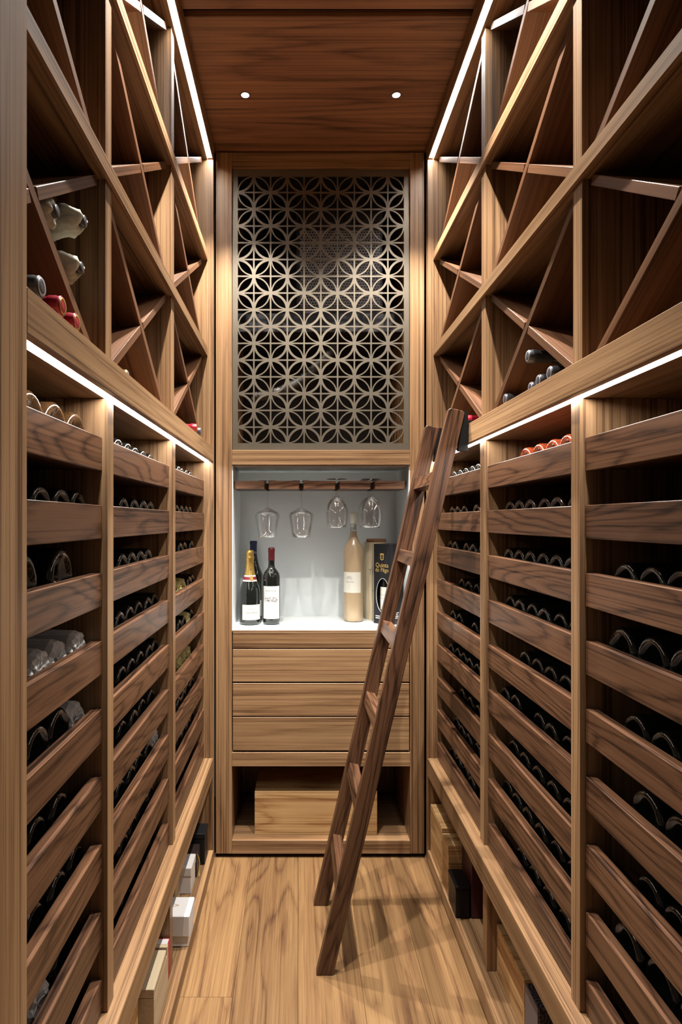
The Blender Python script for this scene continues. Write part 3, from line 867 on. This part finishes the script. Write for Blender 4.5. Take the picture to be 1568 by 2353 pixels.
box('box_body', -.60, -.356, 1.519, 1.684, .0535, .150, PALE['Y'], bw, .001)
box('box_lid', -.60, -.356, 1.519, 1.660, .1505, .173, PALE['Y'], bw, .0012)
box('lid_end', -.60, -.356, 1.670, 1.684, .1505, .173, PALE['X'], bw, .0012)
box('lid_grip', -.60, -.372, 1.6605, 1.6695, .1505, .166, M['darkbox'], bw, 0)
carton('bottle_box', 'tall black box in the far corner under the left rack', -.60, -.346, 2.282, 2.362, .0535, .170, M['carton'], .02)
carton('bottle_box', 'dark brown box between the white box and the black corner box', -.60, -.364, 2.205, 2.275, .0535, .137, M['darkbox'])
carton('paper_bag', 'pale paper box standing behind the plain white box', -.66, -.405, 2.03, 2.10, .0535, .19, PALE['Z'], cat='box')
rbn = add('ribbon', tube_mesh([(-.362, 2.200, .140), (-.356, 2.2005, .125), (-.353, 2.2005, .105), (-.356, 2.2005, .085), (-.355, 2.2005, .062)], .0012, 6), M['ribbon'])
tag(rbn, 'thin yellow ribbon hanging behind the plain white box', 'ribbon')
carton('bottle_box', 'tall dark maroon box behind the low black box under the right rack', .552, .80, 1.975, 2.09, .0535, .252, M['maroonbox'])
carton('bottle_box', 'low glossy black box on the edge under the right rack', .4995, .548, 1.972, 2.072, .0555, .158, M['bluebox'], .012)
pb = thing('gift_bag', 'dark purple box with embossed black rose pattern under the right rack', 'box', (.65, 1.41, .0535))
box('bag_body', .532, .78, 1.37, 1.448, .0535, .243, M['roses'], pb, .002)
box('bag_side', .5300, .5318, 1.371, 1.447, .054, .2425, M['purplegrey'], pb, 0)

# ------------------------------------------------------------------ ladder
lad = thing('ladder', 'wooden library ladder with six rungs leaning on the right rack', 'ladder', (.075, 1.977, 0))
xb, xt, zt_ = .0755, .4615, 1.650
lean = math.atan2(xt - xb, zt_)
wid = .0485
def ladder_rail(y0, y1):
    hw = wid / 2
    # foot cut flat on the floor, top cut square to the rail
    d = Vector((math.sin(lean), 0, math.cos(lean))); nrm = Vector((math.cos(lean), 0, -math.sin(lean)))
    hx = hw / math.cos(lean)
    top = Vector((xt, 0, zt_))
    pts = [Vector((xb - hx, 0, 0)), Vector((xb + hx, 0, 0)), top + nrm * hw - d * .006, top + nrm * (hw - .006), top - nrm * (hw - .006), top - nrm * hw - d * .006]
    org = Vector((xb, (y0 + y1) / 2, 0))
    # local frame: Z along the rail so that the grain follows it
    R = Matrix.Rotation(lean, 4, 'Y'); Ri = R.inverted()
    V = []
    for yy in (y0, y1):
        for p in pts: V.append(Ri @ (Vector((p.x, yy, p.z)) - org))
    n = len(pts)
    Fc = [tuple(range(n)), tuple(reversed(range(n, 2 * n)))] + [((k + 1) % n, k, n + k, n + (k + 1) % n) for k in range(n)]
    me = mesh_from('ladder_rail', V, Fc)
    bm = bmesh.new(); bm.from_mesh(me)
    bmesh.ops.bevel(bm, geom=list(bm.edges), offset=.0015, segments=1, affect='EDGES')
    bmesh.ops.recalc_face_normals(bm, faces=bm.faces)
    bm.to_mesh(me); bm.free()
    return add('ladder_rail', me, SLAT['Z'], lad, org - lad.location, (0, lean, 0))
ladder_rail(1.800, 1.828)
ladder_rail(2.126, 2.154)
d = Vector((math.sin(lean), 0, math.cos(lean)))
for k in range(6):
    zc = ZC + .125 - .2448 * k
    q = (zc) / d.z
    c = Vector((xb, 0, 0)) + d * q
    me = box_mesh(.031, 2.126 - 1.828 - .0006, .042, .0012, SLAT['Y'], 'rung')
    add('rung', me, SLAT['Y'], lad, Vector((c.x, 1.977, c.z)) - lad.location, (0, lean, 0))
# black hooks at the top
for y0, y1 in ((1.803, 1.825), (2.129, 2.151)):
    V = [(.4795, 1.645), (.4945, 1.645), (.4945, 1.530), (.4660, 1.530)]
    verts = [(x, yy, z) for yy in (y0, y1) for x, z in V]
    Fc = [(0, 1, 2, 3), (7, 6, 5, 4)] + [((k + 1) % 4, k, 4 + k, 4 + (k + 1) % 4) for k in range(4)]
    hk = add('hook', mesh_from('hook', [Vector(v) - lad.location for v in verts], Fc), M['black'], lad)
    box('hook_lip', .4945, .5300, y0, y1, 1.6125, 1.6185, M['black'], hk, 0, lad.location)

# ------------------------------------------------------------------ bottles in the racks
def bottle_profile(R, H=.300, shoulder=.185, neck=.0135):
    return [(0, .020), (.010, .018), (R * .55, .006), (R * .76, .0008), (R * .86, 0), (R * .965, .0035), (R, .010), (R, shoulder),
            (R * .93, shoulder + .012), (R * .62, shoulder + .030), (neck * 1.15, shoulder + .045), (neck, shoulder + .06), (neck, H - .012), (neck * 1.12, H - .010), (neck * 1.12, H), (0, H)]
BM = {}
def bottle_mesh(kind):
    if kind in BM: return BM[kind]
    R = {'dark': .0365, 'brown': .0368, 'champ': .0430, 'magnum': .0500, 'redamber': .0372, 'amber': .0425}[kind]
    pr = bottle_profile(R) if kind in ('dark', 'brown', 'redamber') else bottle_profile(R, .315, .17, .0155)
    me = lathe(pr, 48, 'rack_bottle_' + kind)
    for i, v in enumerate(me.vertices):
        r = math.hypot(v.co.x, v.co.y)
        if R * .8 < r < R * .99 and v.co.z < .004:
            a = math.atan2(v.co.y, v.co.x)
            if round(a / (2 * PI / 48)) % 2: v.co.x *= 1.018; v.co.y *= 1.018; v.co.z += .0006
    me.materials.append({'dark': M['dglass'], 'brown': M['bglass'], 'champ': M['dglass'], 'magnum': M['dglass'], 'redamber': M['redamber'], 'amber': M['amber']}[kind])
    BM[kind] = (me, R)
    return BM[kind]

def wrapped_mesh(kind, seed):
    key = (kind, seed)
    if key in BM: return BM[key]
    rnd = random.Random(seed)
    R = .0375
    prof = [(0, .004), (.008, .006), (.018, .002), (.028, .0), (.0345, .004), (R, .014), (R, .06), (R, .12), (R, .18), (R * .8, .215), (.020, .24), (.016, .30), (0, .302)]
    seg = 22
    me = lathe(prof, seg, 'wrapped', False)
    for v in me.vertices:
        r = math.hypot(v.co.x, v.co.y)
        if r > 1e-4:
            j = (rnd.random() - .5) * (.0075 if v.co.z < .02 else .0035)
            k = (r + min(j, .0008)) / r
            v.co.x *= k; v.co.y *= k
        v.co.z += (rnd.random() - .3) * (.006 if v.co.z < .01 else .002)
        if v.co.z < 0: v.co.z = 0
    me.materials.append(M[kind])
    BM[key] = (me, R)
    return BM[key]

ORD = ['first', 'second', 'third', 'fourth', 'fifth', 'sixth', 'seventh', 'eighth']
ROWN = ['top', 'second', 'third', 'fourth', 'fifth', 'sixth', 'seventh', 'eighth', 'lowest']
BAYN = ['nearest bay', 'middle bay', 'far bay']
LOOK = {'dark': 'dark bottle', 'brown': 'brownish black bottle', 'champ': 'wide dark bottle', 'magnum': 'large dark magnum', 'redamber': 'clear red-amber bottle',
        'amber': 'amber sparkling bottle', 'tissue': 'white tissue-wrapped bottle', 'tissue_y': 'yellow tissue-wrapped bottle'}
NAME = {'dark': 'wine_bottle', 'brown': 'wine_bottle', 'champ': 'sparkling_wine_bottle', 'magnum': 'magnum_bottle', 'redamber': 'rose_wine_bottle', 'amber': 'sparkling_wine_bottle',
        'tissue': 'wrapped_bottle', 'tissue_y': 'wrapped_bottle'}

def seq(a, n, p, kind='dark'): return [(a + p * i, kind) for i in range(n)]
ROWS = {
 ('R', 0): {2: seq(.835, 4, .075), 3: seq(.810, 4, .0878, 'champ'), 4: seq(.865, 3, .0825), 5: seq(.82, 3, .0885, 'champ'), 6: seq(.835, 3, .08),
            7: seq(.875, 3, .0885, 'champ'), 8: seq(.86, 2, .085)},
 ('R', 1): {0: seq(1.293, 4, .0775, 'redamber'), 1: seq(1.262, 6, .0782, 'brown'), 2: seq(1.266, 6, .0775), 3: seq(1.255, 6, .0782), 4: seq(1.30, 4, .079),
            5: [(1.291, 'dark'), (1.373, 'dark'), (1.448, 'dark'), (1.600, 'dark'), (1.676, 'dark')], 6: seq(1.28, 5, .085), 7: seq(1.27, 6, .08), 8: seq(1.31, 4, .083)},
 ('R', 2): {0: seq(1.93, 5, .0745), 1: [(1.95, 'brown'), (2.105, 'dark'), (2.18, 'dark'), (2.255, 'dark')], 2: [(1.90, 'dark'), (1.98, 'dark'), (2.06, 'dark'), (2.214, 'dark'), (2.29, 'dark')],
            3: seq(1.95, 3, .09), 4: [(1.98, 'dark'), (2.165, 'dark'), (2.25, 'dark')], 5: seq(1.95, 5, .08), 6: [(1.93, 'dark'), (2.02, 'dark'), (2.12, 'dark')], 7: seq(1.95, 4, .085), 8: seq(2.0, 4, .085)},
 ('L', 0): {0: [(.91, 'amber'), (1.0, 'amber'), (1.092, 'amber')], 1: seq(.865, 4, .0785), 2: [(.885, 'magnum'), (1.035, 'magnum')], 3: seq(.862, 4, .0805, 'tissue'),
            4: [(.845, 'champ'), (.935, 'champ'), (1.023, 'champ'), (1.105, 'tissue')], 5: seq(.85, 3, .085), 6: seq(.84, 4, .085), 7: [(.86, 'dark'), (.94, 'tissue'), (1.03, 'dark')], 8: seq(.86, 3, .085)},
 ('L', 1): {0: seq(1.345, 5, .0765), 1: [(1.40, 'dark'), (1.49, 'dark'), (1.566, 'dark'), (1.642, 'dark')], 2: seq(1.38, 4, .0765), 3: seq(1.358, 5, .086), 4: seq(1.38, 5, .081),
            5: [(1.39, 'dark'), (1.47, 'dark'), (1.56, 'dark'), (1.65, 'dark')], 6: [(1.37, 'dark'), (1.45, 'dark'), (1.53, 'dark'), (1.61, 'dark'), (1.70, 'tissue')], 7: seq(1.38, 4, .085), 8: seq(1.40, 4, .085)},
 ('L', 2): {0: seq(2.02, 4, .0745), 1: seq(2.01, 4, .0765), 2: [(2.06, 'dark'), (2.14, 'dark'), (2.27, 'dark')], 3: [(2.03, 'tissue_y'), (2.13, 'tissue_y'), (2.215, 'dark'), (2.292, 'dark')],
            4: [(2.03, 'dark'), (2.11, 'dark'), (2.19, 'tissue_y'), (2.27, 'dark')], 5: seq(2.05, 3, .085, 'tissue_y'), 6: seq(2.02, 4, .085), 7: seq(2.03, 4, .083), 8: seq(2.05, 3, .085)},
}
rnd = random.Random(21)
for (s, bi), rows in ROWS.items():
    X = side(s)
    for r, items in rows.items():
        zsh = SLAT_TOP0 - SLAT_PITCH * r - .048
        order = sorted(items, reverse=True)
        for n, (y, kind) in enumerate(order):
            if kind.startswith('tissue'):
                me, R = wrapped_mesh(kind, rnd.randrange(4))
            else:
                me, R = bottle_mesh(kind)
            u = .0590 + rnd.uniform(0, .006)
            z = zsh + R + .0004
            o = bpy.data.objects.new(NAME[kind], me)
            o.location = (X(u), y, z)
            o.rotation_euler = (0, (PI / 2) if s == 'R' else (-PI / 2), 0)
            link(o)
            tag(o, f"{LOOK[kind]}, {ORD[n]} from the back, {ROWN[r]} slat row, {BAYN[bi]} of {ROOM[s]} rack", 'bottle',
                f"bottles in the {ROOM[s]} slatted rack")

# bottles lying neck outwards in the lattice
def lattice_bottle(s, y, zrel, capmat, label, tip=.045, wrap=None, R=.0365):
    X = side(s)
    H = .300
    t = thing('wrapped_bottle' if wrap else 'wine_bottle', label, 'bottle', (X(tip + H), y, ZC + zrel), group=f"bottles in the {ROOM[s]} lattice")
    # local Z runs from base (inside) to neck (corridor)
    rot = (0, -PI / 2, 0) if s == 'R' else (0, PI / 2, 0)
    if wrap is None:
        add('glass_body', lathe(bottle_profile(R, H - .006, .19, .0132), 24, 'body'), M['dglass'], t, (0, 0, 0), rot)
        cp = lathe([(.0142, H - .065), (.0142, H - .022), (.0158, H - .019), (.0158, H - .010), (.0148, H - .006), (.0152, H - .002), (.0135, H), (0, H)], 24, 'cap')
        add('capsule', cp, capmat, t, (0, 0, 0), rot)
        add('capsule_end', lathe([(.0095, H + .0002), (.0128, H + .0005), (.0128, H)], 20, 'end'), M['silver'] if capmat is not M['redcap'] else M['goldcap'], t, (0, 0, 0), rot)
    else:
        pr = [(0, 0), (.034, .002), (.036, .02), (.0365, .10), (.0365, .18)]
        pr += [(.0365 - .0085 * q + .003 * math.sin(q * 5), .18 + .10 * q) for q in [k / 12 for k in range(1, 13)]] + [(.025, .288), (.020, .297), (.013, .303), (0, .301)]
        me = lathe(pr, 44, 'paper', True)
        for v in me.vertices:
            r = math.hypot(v.co.x, v.co.y)
            if r > 1e-4 and v.co.z > .185:
                q = Vector((v.co.x * 70 + y * 90, v.co.y * 70, v.co.z * 45))
                k = 1 + .26 * (mnoise.noise(q) - .25) + .14 * mnoise.noise(q * 2.7)
                v.co.x *= k; v.co.y *= k; v.co.z += .010 * mnoise.noise(q * 1.3 + Vector((9, 9, 9)))
        add('tissue_wrap', me, M['tissue_d'], t, (0, 0, 0), rot)
        add('neck_end', lathe([(.010, .296), (.010, .306), (.0095, .307), (0, .307)], 16, 'neck'), M['greycap'], t, (0, 0, 0), rot)
    return t
lattice_bottle('L', .770, .320, M['greycap'], 'grey capped bottle neck at the near left edge of the left lattice', .03)
lattice_bottle('L', .846, .320, M['greycap'], 'charcoal capped bottle neck beside two crimson ones in the left lattice', .022)
lattice_bottle('L', .922, .320, M['redcap'], 'crimson capped bottle neck next to the charcoal one in the left lattice', .022)
lattice_bottle('L', .998, .320, M['redcap'], 'crimson capped bottle neck touching the crossed panel in the left lattice', .028)
lattice_bottle('L', .955, .478, None, 'tissue-wrapped bottle half hidden by a crossed panel in the left lattice', .05, 'w')
lattice_bottle('L', 1.036, .502, None, 'tissue-wrapped bottle with torn paper, uppermost in the left lattice', .035, 'w')
lattice_bottle('L', 1.036, .424, None, 'tissue-wrapped bottle below the torn one in the left lattice', .04, 'w')
lattice_bottle('L', 1.37, .320, M['goldcap'], 'gold capped bottle neck peeking over the middle of the left rail', .05)
lattice_bottle('L', 2.13, .320, M['redcap'], 'dark red capped bottle neck at the far end of the left lattice', .022)
lattice_bottle('L', 2.215, .320, M['greycap'], 'black capped bottle neck at the far end of the left lattice', .022)
lattice_bottle('R', 1.338, .320, M['greycap'], 'black capped bottle neck nearest the doorway in the right lattice', .045)
lattice_bottle('R', 1.413, .320, M['greycap'], 'black capped bottle neck, second along the right rail', .050)
lattice_bottle('R', 1.488, .320, M['greycap'], 'black capped bottle neck, third along the right rail', .060)
lattice_bottle('R', 1.625, .320, M['greycap'], 'black capped bottle neck lying apart toward the ladder in the right lattice', .045)
lattice_bottle('R', 1.4505, .386, M['greycap'], 'black capped bottle stacked on top of the others in the right lattice', .040)
lattice_bottle('R', 1.96, .320, M['redcap'], 'dark capped bottle neck just behind the ladder top', .03)
lattice_bottle('R', 2.04, .320, M['greycap'], 'black capped bottle neck hidden behind the ladder top', .03)
